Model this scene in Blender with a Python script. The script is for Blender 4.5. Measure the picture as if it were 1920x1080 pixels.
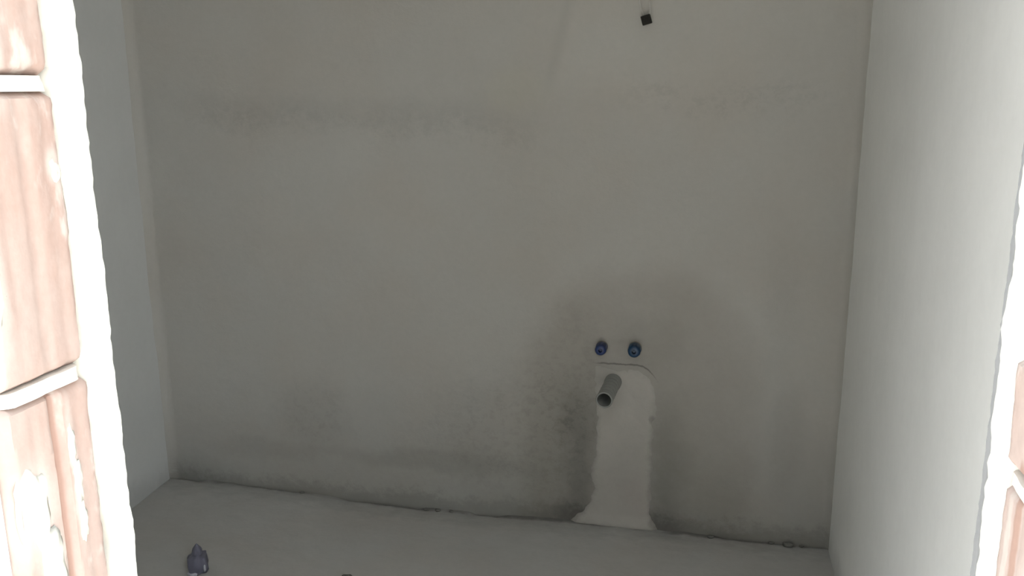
import bpy, bmesh, math, random
from mathutils import Vector, Matrix, noise as mn

for o in list(bpy.data.objects): bpy.data.objects.remove(o, do_unlink=True)
scene = bpy.context.scene
COL = scene.collection

# ---------------------------------------------------------------- camera
F_PX = 1650.0
CAM_H = 1.3597
cam = bpy.data.cameras.new('camera')
cam.sensor_fit = 'HORIZONTAL'; cam.sensor_width = 36.0
cam.lens = F_PX / 1920.0 * 36.0
cam.clip_start = 0.02
cam_o = bpy.data.objects.new('camera', cam); COL.objects.link(cam_o)
_r = Vector((0.97463681, 0.22369226, -0.00669748))
_u = Vector((-0.04364637, 0.21935127, 0.97466918))
_f = Vector((-0.21949506, 0.94965615, -0.22355117))
cam_o.matrix_world = Matrix(((_r.x, _u.x, -_f.x, 0), (_r.y, _u.y, -_f.y, 0), (_r.z, _u.z, -_f.z, CAM_H), (0, 0, 0, 1)))
scene.camera = cam_o

# ---------------------------------------------------------------- world: flat bright overcast sky
w = bpy.data.worlds.new('overcast_sky'); scene.world = w; w.use_nodes = True
bg = w.node_tree.nodes['Background']
bg.inputs['Color'].default_value = (0.93, 1.0, 1.05, 1)
bg.inputs['Strength'].default_value = 1.0
# high sun shining along the outside of the front wall: it lights the ground there and never enters the room
sun = bpy.data.lights.new('sun', 'SUN'); sun.energy = 5.0; sun.angle = math.radians(2.0); sun.color = (1.0, 0.97, 0.92)
sun_o = bpy.data.objects.new('sun', sun); COL.objects.link(sun_o)
sun_o.rotation_euler = Vector((-math.cos(math.radians(65)), 0.0, -math.sin(math.radians(65)))).to_track_quat('-Z', 'Y').to_euler()
scene.view_settings.view_transform = 'Standard'
scene.view_settings.look = 'None'
scene.view_settings.exposure = 2.35
scene.view_settings.gamma = 1.0
scene.view_settings.use_curve_mapping = False

# ---------------------------------------------------------------- room measures (metres; x right, y into the room, z up)
XL, XR = -1.8384, 0.3797
YB = 2.5636                      # back wall
JL, JR = -0.5519, 0.2116         # jambs of the opening
Y_OUT, Y_BR0, Y_BR1, Y_IN = 0.530, 0.558, 0.663, 0.699   # render, brick, plaster
H_ROOM, H_OPEN = 2.65, 2.12
Y_BLOCKER = -1.50                    # added wall outside that blocks frontal light

# ---------------------------------------------------------------- node helpers
class G:
    """tiny expression builder for a material's node tree"""
    def __init__(s, name, rough=0.9, spec=0.2):
        s.m = bpy.data.materials.new(name); s.m.use_nodes = True
        s.t = s.m.node_tree; s.b = s.t.nodes['Principled BSDF']
        s.b.inputs['Roughness'].default_value = rough
        s.b.inputs['Specular IOR Level'].default_value = spec
        g = s.t.nodes.new('ShaderNodeNewGeometry'); s.pos = g.outputs['Position']
        x = s.t.nodes.new('ShaderNodeSeparateXYZ'); s.t.links.new(s.pos, x.inputs[0])
        s.x, s.y, s.z = [V(s, x.outputs[i]) for i in range(3)]
    def put(s, sock, v):
        if isinstance(v, V): s.t.links.new(v.o, sock)
        elif hasattr(v, 'is_output'): s.t.links.new(v, sock)
        else: sock.default_value = v
    def math(s, op, a, b=0.0, c=0.0):
        n = s.t.nodes.new('ShaderNodeMath'); n.operation = op
        for i, v in enumerate((a, b, c)): s.put(n.inputs[i], v)
        return V(s, n.outputs[0])
    def noise(s, scale, detail=3, rough=0.55, stretch=(1, 1, 1), off=(0, 0, 0), dist=0.0):
        mp = s.t.nodes.new('ShaderNodeMapping'); s.t.links.new(s.pos, mp.inputs[0])
        mp.inputs['Scale'].default_value = stretch; mp.inputs['Location'].default_value = off
        n = s.t.nodes.new('ShaderNodeTexNoise'); s.t.links.new(mp.outputs[0], n.inputs['Vector'])
        n.inputs['Scale'].default_value = scale; n.inputs['Detail'].default_value = detail
        n.inputs['Roughness'].default_value = rough; n.inputs['Distortion'].default_value = dist
        return V(s, n.outputs['Fac'])
    def step(s, v, lo, hi):
        n = s.t.nodes.new('ShaderNodeMapRange'); n.interpolation_type = 'SMOOTHSTEP'
        s.put(n.inputs[0], v); n.inputs[1].default_value = lo; n.inputs[2].default_value = hi
        n.inputs[3].default_value = 0; n.inputs[4].default_value = 1
        return V(s, n.outputs[0])
    def mix(s, fac, a, b):
        n = s.t.nodes.new('ShaderNodeMix'); n.data_type = 'RGBA'
        s.put(n.inputs['Factor'], fac)
        for k, v in ((6, a), (7, b)):
            s.put(n.inputs[k], v if not isinstance(v, tuple) else (*v, 1))
        return n.outputs[2]
    def scale(s, col, v):
        n = s.t.nodes.new('ShaderNodeVectorMath'); n.operation = 'SCALE'
        if isinstance(col, tuple): n.inputs[0].default_value = col
        else: s.t.links.new(col, n.inputs[0])
        s.put(n.inputs['Scale'], v); return n.outputs[0]
    def bump(s, h, strength=0.3, dist=0.002):
        n = s.t.nodes.new('ShaderNodeBump'); n.inputs['Strength'].default_value = strength
        n.inputs['Distance'].default_value = dist; s.put(n.inputs['Height'], h)
        s.t.links.new(n.outputs[0], s.b.inputs['Normal'])
    def done(s, col):
        s.put(s.b.inputs['Base Color'], (*col, 1) if isinstance(col, tuple) else col); return s.m
class V:
    def __init__(s, g, o): s.g = g; s.o = o
    def __add__(a, b): return a.g.math('ADD', a, b)
    __radd__ = __add__
    def __sub__(a, b): return a.g.math('SUBTRACT', a, b)
    def __rsub__(a, b): return a.g.math('SUBTRACT', b, a)
    def __mul__(a, b): return a.g.math('MULTIPLY', a, b)
    __rmul__ = __mul__
    def __truediv__(a, b): return a.g.math('DIVIDE', a, b)
    def sq(a): return a.g.math('MULTIPLY', a, a)
    def sqrt(a): return a.g.math('SQRT', a)
    def abs(a): return a.g.math('ABSOLUTE', a)
    def max(a, b): return a.g.math('MAXIMUM', a, b)
    def min(a, b): return a.g.math('MINIMUM', a, b)
    def inv(a): return 1.0 - a

def band(g, v, lo, hi, soft):
    """1 between lo and hi, soft edges"""
    return g.step(v, lo - soft, lo + soft) * g.step(v, hi - soft, hi + soft).inv()
def spot(g, x, z, cx, cz, rx, rz, soft=0.5):
    d = (((x - cx) * (1 / rx)).sq() + ((z - cz) * (1 / rz)).sq()).sqrt()
    return g.step(d, 1 - soft, 1 + soft).inv()

# ---------------------------------------------------------------- materials
WALL = (0.60, 0.572, 0.520)
def mat_back_wall():
    g = G('back_wall_plaster')
    n1 = g.noise(3.2, 4, 0.6); n2 = g.noise(11, 4, 0.6, off=(3, 1, 7)); n3 = g.noise(60, 3, 0.6); n4 = g.noise(1.3, 2, off=(9, 0, 2))
    nf = g.noise(34, 5, 0.8, stretch=(0.95, 1, 1.1), off=(1, 5, 2))
    x = g.x + (n2 - 0.5) * 0.10 + (n3 - 0.5) * 0.02
    z = g.z + (g.noise(7, 3, off=(5, 5, 5)) - 0.5) * 0.10
    dark = (n1 - 0.5) * 0.20 + (n4 - 0.5) * 0.16 + (n3 - 0.5) * 0.07 + (nf - 0.5) * 0.06
    # damp arch round the pipe patch
    zz = (z - 0.46).max(0.0)
    d = (((x + 0.205) * (1 / 0.365)).sq() + (zz * (1 / 0.385)).sq()).sqrt()
    arch = g.step(d + (n1 - 0.5) * 0.22, 0.80, 1.12).inv()
    dark = dark + arch * 0.14 + g.step(d, 0.45, 0.95).inv() * 0.04
    inner = spot(g, x, z, -0.165, 0.60, 0.10, 0.09, 0.45)
    dark = dark + inner * 0.06
    # damp runs on both sides of the patch
    lowz = g.step(z, 0.30, 0.56).inv()
    dark = dark + band(g, x, -0.425, -0.325, 0.045) * lowz * 0.20
    dark = dark + band(g, x, -0.16, -0.055, 0.05) * lowz * 0.17
    # rough blotchy damp left of the arch foot
    blot = g.step(nf, 0.48, 0.62)
    dark = dark + spot(g, x, z, -0.58, 0.28, 0.26, 0.20, 0.5) * (blot * 0.06 + 0.07)
    dark = dark + spot(g, x, z, -0.42, 0.50, 0.12, 0.20, 0.5) * (blot * 0.05 + 0.03)
    dark = dark + spot(g, x, z, -1.27, 0.30, 0.12, 0.11, 0.6) * (blot * 0.05 + 0.08)
    dark = dark + spot(g, x, z, 0.24, 0.33, 0.055, 0.15, 0.5) * 0.09
    dark = dark + spot(g, x, z, 0.20, 0.72, 0.05, 0.20, 0.6) * 0.05
    # dirt rising from the floor
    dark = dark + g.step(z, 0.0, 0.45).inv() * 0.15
    dark = dark + spot(g, x, z, -0.85, 0.16, 0.30, 0.035, 0.5) * 0.10
    dark = dark + spot(g, x, z, -1.45, 0.15, 0.24, 0.03, 0.6) * 0.06
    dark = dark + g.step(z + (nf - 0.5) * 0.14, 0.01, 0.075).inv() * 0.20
    dark = dark + spot(g, x, z, -1.70, 0.03, 0.13, 0.07, 0.7) * 0.14
    # smudgy trowel band high on the wall
    bz = g.z + (g.x + 1.1) * 0.05 + (n2 - 0.5) * 0.12 + (n1 - 0.5) * 0.10
    bandm = band(g, bz + (nf - 0.5) * 0.12, 1.235, 1.315, 0.045) * band(g, g.x, -1.66, -0.55, 0.12)
    dark = dark + bandm * (g.step(nf, 0.36, 0.66) * 0.06 + 0.055)
    bandm2 = band(g, bz, 1.35, 1.42, 0.03) * band(g, g.x, -0.25, 0.28, 0.1)
    dark = dark + bandm2 * g.step(nf, 0.45, 0.62) * 0.07
    # edge of a plaster bay
    seam = ((g.x + 0.42) - (g.z - 1.595) * 0.245).abs()
    dark = dark + g.step(seam + (n3 - 0.5) * 0.012, 0.002, 0.03).inv() * g.step(g.z, 1.32, 1.42) * 0.06
    bay = g.step(g.x - (g.z - 1.595) * 0.245, -0.43, -0.40) * g.step(g.z, 1.28, 1.42)
    dark = dark - bay * 0.04
    # yellowish stain by the bay edge
    yel = spot(g, x, z, -0.57, 1.35, 0.10, 0.06, 0.6)
    warm = g.step(n1, 0.35, 0.7)
    col = g.mix(warm, (0.428, 0.416, 0.386), (0.448, 0.425, 0.386))
    col = g.mix(arch * 0.5, col, (0.450, 0.418, 0.374))
    col = g.mix(yel * 0.35, col, (0.45, 0.435, 0.365))
    # hairline crack along the top of the patch
    q = (g.x + 0.205).max(0.0)
    zc = 0.5335 - q.sq() * 12.0 + (n3 - 0.5) * 0.008
    crack = g.step((g.z - zc).abs(), 0.0012, 0.0040).inv() * band(g, g.x, -0.325, -0.155, 0.02)
    col = g.scale(col, (1.02 - dark).max(0.1) * (crack * 0.45).inv())
    g.bump(n3 * 0.6 + nf * 0.8, 0.35, 0.0025)
    return g.done(col)
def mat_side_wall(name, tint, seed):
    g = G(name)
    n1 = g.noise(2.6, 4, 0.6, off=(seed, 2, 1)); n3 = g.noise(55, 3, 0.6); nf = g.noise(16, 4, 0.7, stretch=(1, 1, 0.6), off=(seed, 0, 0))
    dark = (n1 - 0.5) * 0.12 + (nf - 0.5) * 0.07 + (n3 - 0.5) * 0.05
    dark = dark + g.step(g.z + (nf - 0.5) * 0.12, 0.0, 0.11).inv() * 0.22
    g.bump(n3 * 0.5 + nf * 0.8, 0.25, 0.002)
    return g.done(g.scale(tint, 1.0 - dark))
def mat_patch():
    g = G('fresh_patch_plaster')
    n1 = g.noise(6, 4, 0.6, off=(2, 2, 2)); n3 = g.noise(50, 4, 0.7); 
    pink = spot(g, g.x + (n1 - .5) * .1, g.z, -0.195, 0.10, 0.05, 0.07, 0.7)
    col = g.mix(pink * 0.4, (0.445, 0.422, 0.385), (0.452, 0.402, 0.372))
    # hairline crack along the upper rim, the same one the wall shows
    q = (g.x + 0.205).max(0.0)
    zc = 0.5335 - q.sq() * 12.0 + (n3 - 0.5) * 0.008
    crack = g.step((g.z - zc).abs(), 0.0012, 0.0040).inv() * band(g, g.x, -0.325, -0.155, 0.02)
    hole = spot(g, g.x + (n3 - .5) * .012, g.z, -0.157, 0.362, 0.010, 0.013, 0.5)
    at = g.t.nodes.new('ShaderNodeAttribute'); at.attribute_name = 'rim'; rim = V(g, at.outputs['Fac'])
    rimd = g.step(rim + (n1 - 0.5) * 0.6 + (n3 - 0.5) * 0.35, 0.10, 0.95) * (g.step(g.z, 0.30, 0.54).inv() * 0.20 + 0.12)
    foot = rimd + g.step(g.z, 0.05, 0.38).inv() * 0.10
    mid = spot(g, g.x + (n1 - .5) * .08, g.z, -0.225, 0.22, 0.045, 0.12, 0.6) * 0.05
    col = g.scale(col, (1.0 - (n1 - 0.5) * 0.16 - (n3 - 0.5) * 0.10 - foot - mid) * (crack * 0.45).inv() * (hole * 0.22).inv())
    g.bump(n3, 0.35, 0.0025)
    return g.done(col)
def mat_floor():
    g = G('floor_screed')
    n1 = g.noise(3.0, 4, 0.6); n2 = g.noise(14, 5, 0.7, stretch=(1, 2.2, 1), off=(4, 4, 4)); n3 = g.noise(70, 3, 0.6)
    dark = (n1 - 0.5) * 0.22 + (n2 - 0.5) * 0.14 + (n3 - 0.5) * 0.08
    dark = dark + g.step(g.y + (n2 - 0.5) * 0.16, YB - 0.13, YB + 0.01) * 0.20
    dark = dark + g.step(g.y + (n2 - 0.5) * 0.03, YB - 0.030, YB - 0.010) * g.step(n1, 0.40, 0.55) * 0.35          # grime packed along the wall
    col = g.mix(g.step(n1, .35, .7), (0.43, 0.424, 0.405), (0.445, 0.426, 0.397))
    g.bump(n2 * 0.7 + n3 * 0.4, 0.4, 0.003)
    return g.done(g.scale(col, 1.0 - dark))
def mat_simple(name, col, var=0.15, scale=30, rough=0.85, spec=0.2, bump=0.3, metallic=0.0):
    g = G(name, rough, spec); g.b.inputs['Metallic'].default_value = metallic
    n = g.noise(scale, 4, 0.65); n2 = g.noise(scale * 0.22, 3, 0.6, off=(3, 3, 1))
    if bump: g.bump(n, bump, 0.0015)
    return g.done(g.scale(col, 1.0 - (n - 0.5) * var * 1.4 - (n2 - 0.5) * var))
def mat_brick():
    g = G('fired_clay_brick')
    n1 = g.noise(7, 4, 0.6, stretch=(1, 1, 0.35)); n2 = g.noise(34, 4, 0.65, stretch=(1, 1, 0.45), off=(2, 8, 1)); n3 = g.noise(150, 2)
    n4 = g.noise(9, 4, 0.6, stretch=(1, 1.3, 0.5), off=(7, 3, 5)); n5 = g.noise(26, 4, 0.7, stretch=(1, 1, 0.5), off=(1, 3, 9))
    col = g.mix(g.step(n1, 0.32, 0.68), (0.385, 0.268, 0.225), (0.415, 0.325, 0.290))
    lime = g.step(n4 + (n5 - 0.5) * 0.35, 0.56, 0.64)                # lime and mortar smeared over the face
    yy = g.y + (n5 - 0.5) * 0.016; zq = g.z + (n2 - 0.5) * 0.03
    for (cy, cz, ry, rz) in ((.582, 1.005, .026, .055), (.592, .945, .022, .06), (.631, 1.02, .006, .075), (.566, 1.21, .016, .085), (.650, 1.292, .012, .02),
                             (.600, 1.40, .012, .06), (.575, 1.44, .02, .06), (.572, 1.33, .012, .05)):
        lime = lime.max(spot(g, yy, zq, cy, cz, ry * 0.85, rz * 0.85, 0.45) * 0.75)
    haze = g.step(n2, 0.35, 0.75) * 0.45
    col = g.mix(haze, col, (0.455, 0.378, 0.338))
    col = g.mix(lime * 0.55, col, (0.60, 0.56, 0.515))
    groove_shade = band(g, g.y + (n5 - 0.5) * 0.004, 0.6120, 0.6205, 0.0018) * g.step(g.z, 1.103, 1.113).inv() * g.step(lime, 0.3, 0.6).inv()   # shade of the deep score in the lower bricks, painted as darker colour
    col = g.mix(groove_shade * 0.8, col, (0.30, 0.185, 0.145))
    g.bump(n2 * 0.6 + n3 * 0.3 + lime * 0.4, 0.4, 0.002)
    return g.done(g.scale(col, 1.0 - (n3 - 0.5) * 0.12))

M_BACK = mat_back_wall(); M_PATCH = mat_patch(); M_FLOOR = mat_floor()
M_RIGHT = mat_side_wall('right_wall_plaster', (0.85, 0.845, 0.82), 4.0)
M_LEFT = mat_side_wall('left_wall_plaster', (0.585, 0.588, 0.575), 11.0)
M_CEIL = mat_side_wall('ceiling_plaster', (0.80, 0.795, 0.775), 7.0)
M_WHITE = mat_simple('white_lime_plaster', (0.62, 0.60, 0.535), 0.16, 60, 0.95, 0.1, 0.5)
M_STRIP = mat_simple('grey_strip', (0.26, 0.26, 0.262), 0.12, 60, 0.95, 0.1, 0.3)
M_MORTAR = mat_simple('pale_mortar', (0.66, 0.62, 0.56), 0.12, 45, 0.95, 0.1, 0.6)
M_CORE = mat_simple('wall_core_mortar', (0.34, 0.27, 0.22), 0.2, 40, 0.95, 0.1, 0.5)
M_RENDER = mat_simple('outside_render', (0.72, 0.70, 0.66), 0.1, 25, 0.95, 0.1, 0.4)
M_GROUND = mat_simple('outside_concrete', (0.54, 0.53, 0.505), 0.2, 8, 0.95, 0.1, 0.5)
M_BLOCKER = mat_simple('blocker_grey', (0.30, 0.30, 0.295), 0.2, 12, 0.95, 0.1, 0.5)
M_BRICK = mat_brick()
M_BLUE = mat_simple('blue_plastic', (0.006, 0.022, 0.100), 0.1, 40, 0.38, 0.5, 0.05)
M_BLUE2 = mat_simple('petrol_blue_plastic', (0.004, 0.034, 0.085), 0.1, 40, 0.38, 0.5, 0.05)
M_BRASS = mat_simple('dull_fitting_metal', (0.30, 0.27, 0.22), 0.2, 60, 0.5, 0.5, 0.1, 0.8)
M_GREY = mat_simple('grey_pipe_plastic', (0.235, 0.24, 0.225), 0.12, 50, 0.25, 0.6, 0.1)
M_BLACK = mat_simple('black_plastic', (0.016, 0.015, 0.012), 0.2, 60, 0.6, 0.2, 0.1)
M_WIRE = mat_simple('pale_wire_sheath', (0.50, 0.485, 0.45), 0.1, 60, 0.5, 0.4, 0.0)
M_STEEL = mat_simple('screw_steel', (0.35, 0.35, 0.35), 0.1, 60, 0.4, 0.5, 0.0, 1.0)
M_BAG = mat_simple('dark_bag_film', (0.115, 0.113, 0.150), 0.35, 30, 0.45, 0.5, 0.3)
M_BAGP = mat_simple('pale_bag_film', (0.40, 0.40, 0.44), 0.2, 30, 0.5, 0.4, 0.3)
M_LUMP = mat_simple('dark_rubble', (0.17, 0.165, 0.15), 0.3, 50, 0.95, 0.1, 0.6)

# ---------------------------------------------------------------- mesh helpers
def link(name, verts, faces, mat, parent=None, smooth=False):
    me = bpy.data.meshes.new(name); me.from_pydata(verts, [], faces); me.update()
    me.materials.append(mat)
    if smooth:
        for p in me.polygons: p.use_smooth = True
    o = bpy.data.objects.new(name, me); COL.objects.link(o)
    if parent: o.parent = parent
    return o
def fix_normals(o):
    bm = bmesh.new(); bm.from_mesh(o.data); bmesh.ops.recalc_face_normals(bm, faces=bm.faces); bm.to_mesh(o.data); bm.free()
    return o
def struct(o, label, cat):
    o['kind'] = 'structure'; o['label'] = label; o['category'] = cat; return o
def tag(o, label, cat, group=None):
    o['label'] = label; o['category'] = cat
    if group: o['group'] = group
    return o
def empty(name, loc):
    o = bpy.data.objects.new(name, None); o.location = loc; o.empty_display_size = 0.05; COL.objects.link(o); return o
def fbm(p, oct=3, seed=0.0):
    v = 0.0; a = 0.5; q = Vector((p[0] + seed * 7.31, p[1] - seed * 3.17, p[2] + seed * 1.91))
    for _ in range(oct):
        v += a * mn.noise(q); q = q * 2.03; a *= 0.5
    return v
def smooth(a, b, v):
    t = max(0.0, min(1.0, (v - a) / (b - a))); return t * t * (3 - 2 * t)

def slab(name, P, U, Vv, N, nu, nv, fn, thick, mat, parent=None):
    """plate: front face is a displaced grid P + u*U + v*Vv + h*N, back is flat `thick` behind it"""
    P, U, Vv, N = map(Vector, (P, U, Vv, N))
    vs = []; fs = []
    for j in range(nv + 1):
        for i in range(nu + 1):
            q = P + U * (i / nu) + Vv * (j / nv)
            vs.append(q + N * fn(q))
    k = nu + 1
    for j in range(nv):
        for i in range(nu):
            a = j * k + i; fs.append((a, a + 1, a + k + 1, a + k))
    b0 = len(vs)
    ring = [i for i in range(nu + 1)] + [j * k + nu for j in range(1, nv + 1)] + [nv * k + i for i in range(nu - 1, -1, -1)] + [j * k for j in range(nv - 1, 0, -1)]
    for r in ring:
        i, j = r % k, r // k
        vs.append(P + U * (i / nu) + Vv * (j / nv) - N * thick)
    n = len(ring)
    for t in range(n):
        fs.append((ring[(t + 1) % n], ring[t], b0 + t, b0 + (t + 1) % n))
    fs.append(tuple(range(b0 + n - 1, b0 - 1, -1)))
    o = link(name, [tuple(v) for v in vs], fs, mat, parent, smooth=True)
    fix_normals(o)
    try: o.data.set_sharp_from_angle(angle=math.radians(50))
    except Exception: pass
    return o
def box(name, a, b, mat, parent=None, bevel=0.0):
    (x0, y0, z0), (x1, y1, z1) = a, b
    vs = [(x, y, z) for z in (z0, z1) for y in (y0, y1) for x in (x0, x1)]
    fs = [(0, 2, 3, 1), (4, 5, 7, 6), (0, 1, 5, 4), (2, 6, 7, 3), (0, 4, 6, 2), (1, 3, 7, 5)]
    o = link(name, vs, fs, mat, parent)
    if bevel:
        m = o.modifiers.new('bevel', 'BEVEL'); m.width = bevel; m.segments = 2
    return o
def lathe(name, prof, mat, parent=None, seg=32, axis='y', loc=(0, 0, 0), close0=True, close1=True, smoothit=True, wob=None):
    """profile of (along, radius); along runs towards -y for 'y' and up for 'z'"""
    vs = []; fs = []
    for (t, r) in prof:
        for s in range(seg):
            a = 2 * math.pi * s / seg
            rr = r * (wob(t, a) if wob else 1.0)
            if axis == 'y': vs.append((loc[0] + rr * math.cos(a), loc[1] - t, loc[2] + rr * math.sin(a)))
            else: vs.append((loc[0] + rr * math.cos(a), loc[1] + rr * math.sin(a), loc[2] + t))
    n = len(prof)
    for i in range(n - 1):
        for s in range(seg):
            fs.append((i * seg + s, i * seg + (s + 1) % seg, (i + 1) * seg + (s + 1) % seg, (i + 1) * seg + s))
    if close0: fs.append(tuple(range(seg - 1, -1, -1)))
    if close1: fs.append(tuple(range((n - 1) * seg, n * seg)))
    o = link(name, vs, fs, mat, parent, smooth=smoothit); fix_normals(o)
    try: o.data.set_sharp_from_angle(angle=math.radians(40))
    except Exception: pass
    return o
def tube(name, pts, r, mat, parent=None, seg=10):
    vs = []; fs = []
    P = [Vector(p) for p in pts]
    for i, p in enumerate(P):
        d = (P[min(i + 1, len(P) - 1)] - P[max(i - 1, 0)]).normalized()
        a = d.cross(Vector((0, 1, 0.01))).normalized(); b = d.cross(a)
        for s in range(seg):
            t = 2 * math.pi * s / seg; vs.append(tuple(p + a * r * math.cos(t) + b * r * math.sin(t)))
    for i in range(len(P) - 1):
        for s in range(seg): fs.append((i * seg + s, i * seg + (s + 1) % seg, (i + 1) * seg + (s + 1) % seg, (i + 1) * seg + s))
    fs.append(tuple(range(seg - 1, -1, -1))); fs.append(tuple(range((len(P) - 1) * seg, len(P) * seg)))
    return fix_normals(link(name, vs, fs, mat, parent, smooth=True))
def blob(name, c, r, mat, parent=None, seed=0.0, amp=0.35, freq=1.4, sub=3):
    bm = bmesh.new(); bmesh.ops.create_icosphere(bm, subdivisions=sub, radius=1.0)
    for v in bm.verts:
        k = 1 + amp * fbm(v.co * freq, 3, seed) * 2
        v.co = Vector((v.co.x * r[0] * k, v.co.y * r[1] * k, v.co.z * r[2] * k)) + Vector(c)
    me = bpy.data.meshes.new(name); bm.to_mesh(me); bm.free(); me.materials.append(mat)
    for p in me.polygons: p.use_smooth = True
    o = bpy.data.objects.new(name, me); COL.objects.link(o)
    if parent: o.parent = parent
    return o

# ---------------------------------------------------------------- the room shell
def h_wall(q, seed=0.0):
    return 0.0040 * fbm(q * 2.2, 3, 1 + seed) + 0.0022 * fbm(q * 11, 3, 2 + seed)
def h_floor(q):
    x, y = q.x, q.y
    h = 0.004 * fbm(q * 4, 3, 5) + 0.0015 * fbm(q * 22, 2, 6)
    near = smooth(YB - 0.35, YB, y)
    h += near * (0.011 * (1 - smooth(-1.45, -1.10, x)) - 0.006 * smooth(-1.35, -1.10, x) * (1 - smooth(-0.75, -0.45, x)))
    e = smooth(YB - 0.05, YB - .005, y)                                  # ragged screed edge against the wall
    h += e * 0.007 * fbm(q * 16, 3, 8)
    h -= 0.012 * smooth(YB - 0.016, YB - 0.004, y) * smooth(-0.05, 0.25, fbm(q * 5, 2, 31) + 0.12)
    return h - 0.001

def h_back(q):
    h = h_wall(q)
    for d, r in ((q.x - XL, 0.03), (XR - q.x, 0.030)):
        d = max(d, 0.0)
        if d < r: h += r - math.sqrt(r * r - (r - d) ** 2)
    return h
wall_back = struct(slab('wall_back', (XL - .1, YB, -.05), (XR - XL + .2, 0, 0), (0, 0, H_ROOM + .05), (0, -1, 0), 330, 325, h_back, 0.12, M_BACK),
                   'rough grey plastered wall behind the pipe outlets, stained with damp', 'wall')
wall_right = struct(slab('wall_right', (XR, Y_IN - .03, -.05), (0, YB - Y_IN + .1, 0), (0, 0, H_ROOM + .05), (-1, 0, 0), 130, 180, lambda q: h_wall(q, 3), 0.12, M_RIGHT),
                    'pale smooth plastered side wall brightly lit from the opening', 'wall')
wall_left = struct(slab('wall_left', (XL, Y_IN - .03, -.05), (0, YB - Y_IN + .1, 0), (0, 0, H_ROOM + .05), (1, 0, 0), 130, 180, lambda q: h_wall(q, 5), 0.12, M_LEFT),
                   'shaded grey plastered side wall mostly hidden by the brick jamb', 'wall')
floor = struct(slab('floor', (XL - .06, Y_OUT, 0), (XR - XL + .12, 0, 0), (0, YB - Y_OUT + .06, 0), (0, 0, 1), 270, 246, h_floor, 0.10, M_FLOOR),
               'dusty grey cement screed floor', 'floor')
ceiling = struct(box('ceiling', (XL - 0.12, Y_OUT, H_ROOM), (XR + 0.12, YB + 0.12, H_ROOM + 0.14), M_CEIL), 'pale plastered ceiling slab', 'ceiling')
ground = struct(slab('ground', (-9, -7, -0.02), (18, 0, 0), (0, 7 + Y_OUT, 0), (0, 0, 1), 80, 40, lambda q: 0.006 * fbm(q * 1.5, 3, 9), 0.2, M_GROUND),
                'bare concrete ground outside the opening', 'ground')

# added unseen wall behind the camera, there to hold back frontal light
light_blocker = struct(slab('light_blocker', (1.0, Y_BLOCKER, -.05), (-2.6, 0, 0), (0, 0, 3.4), (0, 1, 0), 40, 50, lambda q: 0.01 * fbm(q * 2, 3, 12), 0.2, M_BLOCKER),
                       'added unseen grey wall outside that holds back frontal light', 'wall')

# ---------------------------------------------------------------- front wall with the brick-lined opening
def front_core():
    """mortar core of the wall round the opening: two piers and a lintel in one closed outline"""
    d = 0.008
    pts = [(XL - .12, 0), (JL - .096, 0), (JL - .096, H_OPEN + .02), (JR + .112, H_OPEN + .02), (JR + .112, 0), (XR + .12, 0), (XR + .12, H_ROOM), (XL - .12, H_ROOM)]
    n = len(pts); vs = [(x, Y_BR0, z) for x, z in pts] + [(x, Y_BR1, z) for x, z in pts]
    fs = [tuple(range(n)), tuple(range(2 * n - 1, n - 1, -1))] + [(i, i + n, (i + 1) % n + n, (i + 1) % n) for i in range(n)]
    return fix_normals(link('wall_front', vs, fs, M_CORE))
wall_front = struct(front_core(), 'brick wall with a tall opening, its jambs bare brick with ragged white plaster edges', 'wall')
def frame_layer(name, y0, y1, mat, xl, xr, h):
    pts = [(XL - .12, 0), (xl, 0), (xl, h), (xr, h), (xr, 0), (XR + .12, 0), (XR + .12, H_ROOM), (XL - .12, H_ROOM)]
    n = len(pts); vs = [(x, y0, z) for x, z in pts] + [(x, y1, z) for x, z in pts]
    fs = [tuple(range(n)), tuple(range(2 * n - 1, n - 1, -1))] + [(i, i + n, (i + 1) % n + n, (i + 1) % n) for i in range(n)]
    return fix_normals(link(name, vs, fs, mat, wall_front))
frame_layer('outside_render', Y_OUT, Y_BR0, M_RENDER, JL - .012, JR + .012, H_OPEN)
frame_layer('inside_plaster', Y_BR1, Y_IN - 0.002, M_WHITE, JL - .03, JR + .03, H_OPEN + 0.004)
box('lintel', (JL - .096, Y_BR0, H_OPEN + .001), (JR + .112, Y_BR1, H_OPEN + .02), M_MORTAR, wall_front)

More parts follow.
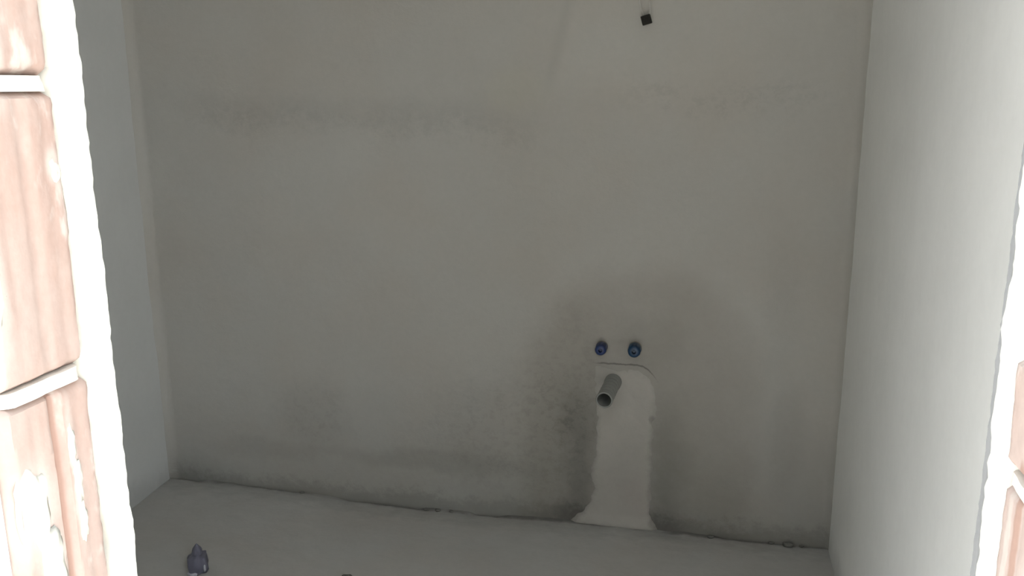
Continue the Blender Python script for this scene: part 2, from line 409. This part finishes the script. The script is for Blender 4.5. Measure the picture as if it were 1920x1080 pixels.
def brick_face(name, side, z0, z1, y0, y1, depth, mat, seed, grooves=(), parent=None, ny=30, nz=44, prot=0.0):
    """one brick of a jamb: its face (towards the opening) is a worn grid, its body a box behind"""
    xf = JL if side < 0 else JR
    s = 1 if side < 0 else -1                                    # face normal along +x on the left jamb
    rnd = random.Random(seed * 31 + 7)
    tilt = rnd.uniform(-0.0015, 0.0015); lift = rnd.uniform(-0.0015, 0.0010) + prot
    def h(q):
        y, z = q.y, q.z
        ey = min(y - y0, y1 - y); ez = min(z - z0, z1 - z)
        ey += 0.004 * fbm(q * 30, 3, seed) ; ez += 0.005 * fbm(q * 24, 3, seed + 3)
        v = lift + tilt * (z - z0) / (z1 - z0)
        v += 0.0022 * fbm(Vector((q.x, y * 22, z * 9)), 3, seed) + 0.0012 * fbm(q * 90, 2, seed + 1)
        for gy, gw, gd in grooves:
            dy = abs(y - gy - 0.002 * fbm(Vector((0, 0, z * 8)), 2, seed))
            v -= gd * (1 - smooth(gw * 0.5, gw * 0.5 + 0.004, dy)) * (0.75 + 0.5 * fbm(Vector((seed, gy, z * 14)), 2, seed))
        v -= 0.010 * (1 - smooth(0.0, 0.008, ey)) ** 2 + 0.010 * (1 - smooth(0.0, 0.009, ez)) ** 2
        return v
    P = (xf, y0, z0); U = (0, y1 - y0, 0); Vv = (0, 0, z1 - z0)
    return slab(name, P, U, Vv, (s, 0, 0), ny, nz, h, depth, mat, parent)
def joint(side, zc, hgt, y0, y1, seed, proud=0.0):
    xf = JL if side < 0 else JR
    s = 1 if side < 0 else -1
    def h(q):
        e = min(q.y - y0, y1 - q.y)
        return -0.002 + proud + 0.004 * fbm(q * 28, 3, seed) - 0.012 * (1 - smooth(0, 0.010, e + 0.006 * fbm(q * 40, 2, seed + 2)))
    return slab('mortar_joint', (xf, y0, zc - hgt / 2), (0, y1 - y0, 0), (0, 0, hgt), (s, 0, 0), 24, 6, h, 0.05, M_MORTAR, wall_front)

# left jamb: hollow bricks stood on end
PITCH = 0.2535; Z_J = 1.111
GROOVE = ((0.6165, 0.007, 0.0085), (0.590, 0.003, 0.0010), (0.642, 0.003, 0.0008))
k0 = -int(Z_J / PITCH) - 1
left_bricks = {}
for k in range(k0, 5):
    zc = Z_J + k * PITCH
    za, zb = max(0.0, zc + 0.0065), min(H_OPEN, zc + PITCH - 0.0065)
    if zb - za < 0.02: continue
    gr = [list(t) for t in GROOVE]
    if k >= 0: gr[0][2] = 0.0022 if k == 0 else 0.0012
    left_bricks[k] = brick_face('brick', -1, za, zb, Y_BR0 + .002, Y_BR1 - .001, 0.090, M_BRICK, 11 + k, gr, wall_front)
    if 0.0 < zc < H_OPEN - 0.02: joint(-1, zc, 0.0128, Y_BR0 + .004, Y_BR1 - .006, 50 + k, proud=0.002)
# right jamb: the same bricks laid flat
PR = 0.0935; Z_R = 1.0895
n = 0
for k in range(-13, 12):
    zc = Z_R + k * PR
    za, zb = max(0.0, zc + 0.0045), min(H_OPEN, zc + PR - 0.0045)
    if zb - za < 0.02: continue
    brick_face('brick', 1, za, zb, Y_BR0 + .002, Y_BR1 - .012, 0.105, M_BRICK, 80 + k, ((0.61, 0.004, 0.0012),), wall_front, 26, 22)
    if 0.0 < zc < H_OPEN - 0.02: joint(1, zc, 0.0088, Y_BR0 + .004, Y_BR1 - .016, 120 + k, proud=0.001)

# ragged white plaster edges of the inside coat
def plaster_lip(name, side, ya, yb, mat, seed, proud=0.001, jag=0.0026, back=0.034, fray=0.0075):
    xf = JL if side < 0 else JR
    s = 1 if side < 0 else -1
    rows = 520; vs = []; fs = []
    ts = [0, 0.0, 0.06, 0.2, 0.4, 0.6, 0.8, 0.93, 1.0, 1.0]
    for j in range(rows + 1):
        z = H_OPEN * j / rows
        # the two edges wander separately: along the bricks in y, along the room side in x
        fy = fray * (fbm(Vector((0, 0, z * 16)), 2, seed) * 1.6 + fbm(Vector((0, 0, z * 75)), 3, seed + 1) * 1.1)
        fx = jag * (fbm(Vector((1, 0, z * 14)), 2, seed + 2) * 1.4 + fbm(Vector((2, 0, z * 95)), 2, seed + 3) * 1.3)
        for i, t in enumerate(ts):
            y = ya + fy * (1 - t) + (yb - ya) * t
            x = proud + 0.0012 * fbm(Vector((3, y * 60, z * 60)), 2, seed + 4) + fx * t * t
            if i == 0 or i == len(ts) - 1: x = -back
            elif i == 1: x -= 0.006
            elif i == len(ts) - 2: x -= 0.0045; 
            vs.append((xf + s * x, y, z))
    k = len(ts)
    for j in range(rows):
        for i in range(k - 1): fs.append((j * k + i, j * k + i + 1, (j + 1) * k + i + 1, (j + 1) * k + i))
        fs.append((j * k + k - 1, j * k, (j + 1) * k, (j + 1) * k + k - 1))
    fs.append(tuple(range(k))); fs.append(tuple(range((rows + 1) * k - 1, rows * k - 1, -1)))
    o = link(name, vs, fs, mat, wall_front, smooth=True); fix_normals(o)
    try: o.data.set_sharp_from_angle(angle=math.radians(45))
    except Exception: pass
    return o
lip_l = plaster_lip('plaster_edge', -1, Y_BR1 + .0005, Y_IN, M_WHITE, 21)
lip_r = plaster_lip('plaster_edge', 1, Y_BR1 - .0100, Y_IN - .004, M_WHITE, 37, proud=-0.0012)
strip = plaster_lip('grey_edge_strip', 1, Y_IN - .004, Y_IN + .008, M_STRIP, 43, proud=-0.0030, jag=0.0012, fray=0.001)  # narrow grey strip along the room side of the right jamb
lip_l['label'] = 'ragged white plaster edge beside the tall bricks'
lip_r['label'] = 'ragged white plaster edge beside the flat-laid bricks'
strip['label'] = 'thin grey strip along the room side of the jamb'

# mortar smears thrown on the left bricks
for (k, y, z, ry, rz, sd) in ((-1, .580, 1.010, .019, .040, 1), (-1, .592, .950, .014, .045, 2), (-1, .6305, 1.050, .0045, .020, 3),
                              (-1, .6330, 1.013, .005, .022, 4), (-1, .6340, .975, .005, .022, 5), (0, .569, 1.215, .011, .055, 6), (0, .650, 1.292, .007, .012, 7)):
    blob('mortar_smear', (JL - 0.001, y, z), (0.0035, ry, rz), M_WHITE, left_bricks[k], seed=sd * 3.3, amp=0.45, freq=1.8)

# ---------------------------------------------------------------- fresh plaster patch round the pipes
OUT = [(-.342, .5325), (-.20, .5335), (-.165, .512), (-.140, .480), (-.128, .44), (-.133, .36), (-.138, .22), (-.142, .08), (-.138, .02), (-.130, -.02),
       (-.42, -.02), (-.400, .012), (-.372, .05), (-.350, .12), (-.342, .22), (-.338, .34), (-.346, .45)]
def sdist(x, z):
    inside = False; best = 1e9
    for i in range(len(OUT)):
        x0, z0 = OUT[i]; x1, z1 = OUT[(i + 1) % len(OUT)]
        if (z0 > z) != (z1 > z) and x < (x1 - x0) * (z - z0) / (z1 - z0) + x0: inside = not inside
        dx, dz = x1 - x0, z1 - z0; t = max(0, min(1, ((x - x0) * dx + (z - z0) * dz) / (dx * dx + dz * dz)))
        best = min(best, math.hypot(x - x0 - t * dx, z - z0 - t * dz))
    return best if inside else -best
def patch():
    nx, nz = 84, 140; X0, X1, Z0, Z1 = -.43, -.115, -0.005, .545
    vs = []; keep = []; fs = []; rim = []
    for j in range(nz + 1):
        for i in range(nx + 1):
            x = X0 + (X1 - X0) * i / nx; z = Z0 + (Z1 - Z0) * j / nz
            q = Vector((x, YB, z)); d = sdist(x, z) + 0.012 * fbm(q * 9, 2, 13) + 0.016 * fbm(q * 26, 3, 14)
            hh = h_wall(q) - 0.0015 + 0.0040 * smooth(-0.006, 0.045, d) + 0.0025 * fbm(q * 18, 3, 15) * smooth(0, .02, d)
            hh += 0.012 * smooth(0.05, 0.0, z) ** 2 * smooth(-.004, .02, d)          # mortar foot spreading on the floor
            vs.append((x, YB - hh, z)); keep.append(d > -0.012); rim.append(1 - smooth(-0.010, 0.046, d))
    k = nx + 1
    for j in range(nz):
        for i in range(nx):
            a = j * k + i
            if keep[a] and keep[a + 1] and keep[a + k] and keep[a + k + 1]: fs.append((a, a + 1, a + k + 1, a + k))
    used = sorted({v for f in fs for v in f}); mp = {v: i for i, v in enumerate(used)}
    o = link('plaster_patch', [vs[v] for v in used], [tuple(mp[v] for v in f) for f in fs], M_PATCH, wall_back, smooth=True)
    at = o.data.attributes.new('rim', 'FLOAT', 'POINT')
    for i, v in enumerate(used): at.data[i].value = rim[v]
    o['label'] = 'paler fresh plaster patch running from the pipes to the floor'
    return o
patch()

# ---------------------------------------------------------------- pipe outlets in the back wall
def plug(loc, r, mat, label):
    t = tag(empty('water_outlet_plug', loc), label, 'pipe plug', 'blue plugs on the water outlets')
    lathe('collar', [(-0.004, r * .98), (0.005, r * .98), (0.006, r * .90)], M_BRASS, t, 28)
    # fluted cap, narrowing slightly towards a rounded end
    def flute(tt, a): return 1 + (0.045 * math.cos(10 * a) if 0.006 < tt < 0.039 else 0)
    lathe('cap', [(0.005, r * .80), (0.006, r * .97), (0.014, r), (0.030, r * .97), (0.039, r * .92), (0.043, r * .80), (0.0445, r * .60), (0.0445, r * .34)], mat, t, 60, wob=flute, close1=False)
    lathe('wrench_socket', [(0.0445, r * .34), (0.034, r * .30), (0.0338, 0.0005)], mat, t, 6, close0=False, smoothit=False)
    return t
plug((-.312, YB - .006, .588), .0178, M_BLUE, 'navy blue capped water outlet directly above the grey drain stub')
plug((-.212, YB - .006, .5895), .0198, M_BLUE2, 'slightly larger teal-tinged blue capped water outlet away from the drain stub')

def drain():
    t = tag(empty('drain_pipe', (-.277, YB - .004, .476)), 'short grey ribbed drain pipe stub sticking out of the plaster patch', 'drain pipe')
    R = .0240; L = .145; prof = [(-.02, R * .9)]
    rings = 6
    for i in range(rings * 8 + 1):
        u = i / (rings * 8); prof.append((u * L, R * (0.88 + 0.14 * (0.5 - 0.5 * math.cos(2 * math.pi * rings * u)) ** 0.7)))
    prof += [(L + .004, R * .97), (L + .005, R * .90), (L - .002, R * .82), (L - .05, R * .80), (L - .09, R * .78)]
    b = lathe('ribbed_tube', prof, M_GREY, t, 40, close0=False, close1=True)
    c = lathe('end_rim', [(L - .004, R * .99), (L - .002, R * 1.03), (L + .006, R * 1.03), (L + .008, R * .97), (L + .0078, R * .85), (L - .004, R * .84)], M_GREY, t, 40, close0=False, close1=False)
    lathe('wall_socket', [(-.004, R * 1.10), (.010, R * 1.10), (.013, R * 1.03), (.013, R * .95)], M_GREY, t, 40, close0=False, close1=False)
    t.rotation_euler = (math.radians(1.5), 0, math.radians(-3))
    return t
drain()

# ---------------------------------------------------------------- wire tail with black terminal block
def wire_tail():
    c = Vector((-.2035, YB - .016, 1.5355))
    t = tag(empty('wire_tail', c), 'pale twin wires hanging from the wall with a small black terminal block on the end', 'wire')
    top = Vector((-.012, .013, .155))
    for s, bow in ((-1, -.012), (1, .004)):
        pts = []
        for i in range(25):
            u = i / 24; p = top.lerp(Vector((s * .0075, 0, .010)), u)
            p.x += bow * math.sin(math.pi * u) + s * .003 * math.sin(3.0 * math.pi * u); p.y += -.012 * math.sin(math.pi * u) + (.004 if s < 0 else 0)
            pts.append(p)
        tube('wire', pts, .0021, M_WIRE, t)
    b = box('terminal_block', (-.0135, -.008, -.0125), (.0135, .008, .0125), M_BLACK, t, 0.0018)
    b.rotation_euler = (0, math.radians(-16) * -1 * -1, 0)
    for s in (-1, 1):
        sc = lathe('screw', [(.006, .0028), (.0088, .0028), (.0092, .0022)], M_BLACK, b, 14, loc=(s * .0062, 0, .002))
    lathe('wall_tube', [(-.02, .008), (.004, .008), (.0045, .0062), (-.01, .006)], M_GREY, t, 20, loc=(top.x, .016, top.z), close0=False)
    return t
wire_tail()

# ---------------------------------------------------------------- things left on the floor
def bag():
    t = tag(empty('plastic_bag', (-1.402, 2.03, h_floor(Vector((-1.402, 2.03, 0))))), 'small dark purplish crumpled bag with a pinched tip on the floor', 'bag')
    def wob(tt, a): return 0.94 + 0.10 * math.cos(4 * a + 0.6) + 0.07 * math.cos(7 * a + 40 * tt) + 0.30 * fbm(Vector((math.cos(a) * 1.3, math.sin(a) * 1.3, tt * 34)), 3, 3)
    z0 = 0.0; t.scale = (0.84, 0.9, 0.86)
    lathe('body', [(z0 + .000, .016), (z0 + .003, .026), (.016, .034), (.034, .036), (.052, .036), (.060, .033), (.065, .022), (.069, .011)], M_BAG, t, 40, axis='z', wob=wob)
    lathe('pinched_tip', [(.062, .016), (.068, .0175), (.076, .0185), (.084, .0155), (.094, .009), (.104, .0015)], M_BAG, t, 28, axis='z', wob=wob)
    a = blob('pale_fold', (.033, -.012, .026), (.0045, .006, .014), M_BAGP, t, 4.0); blob('pale_fold', (-.003, -.031, .010), (.020, .007, .009), M_BAGP, t, 8.0)
    return t
bag()
def lump(name, x, y, r, label, seed, cat='rubble', group=None, mat=M_LUMP):
    z = h_floor(Vector((x, y, 0)))
    o = blob(name, (0, 0, r[2] * 0.85), r, mat, None, seed, 0.35, 1.5, 2)
    o.location = (x, y, z); return tag(o, label, cat, group)
lump('rubble_lump', -.962, 2.066, (.021, .018, .014), 'dark rounded lump of rubble lying on the open floor', 2.0)
CRUMBS = ((-.885, .006, 'small dark plaster crumb in the row of three by the wall foot'), (-.845, .007, 'small dark plaster crumb in the row of three by the wall foot'),
          (-.80, .005, 'small dark plaster crumb in the row of three by the wall foot'), (-1.33, .006, 'lone dark plaster crumb at the wall foot, far from the pipe patch'),
          (.035, .007, 'dark plaster crumb at the wall foot beside the pale plaster patch'), (.215, .006, 'small dark plaster crumb beside the largest crumb, on the plaster patch side'),
          (.262, .010, 'largest dark plaster crumb, at the wall foot near the bright wall'), (.302, .005, 'tiny dark plaster crumb between the largest crumb and the bright wall'))
for i, (x, r, lab) in enumerate(CRUMBS):
    lump('plaster_crumb', x, YB - .012 - r, (r * 1.5, r, r * .7), lab, 20.0 + i, 'crumb', 'plaster crumbs along the back wall')
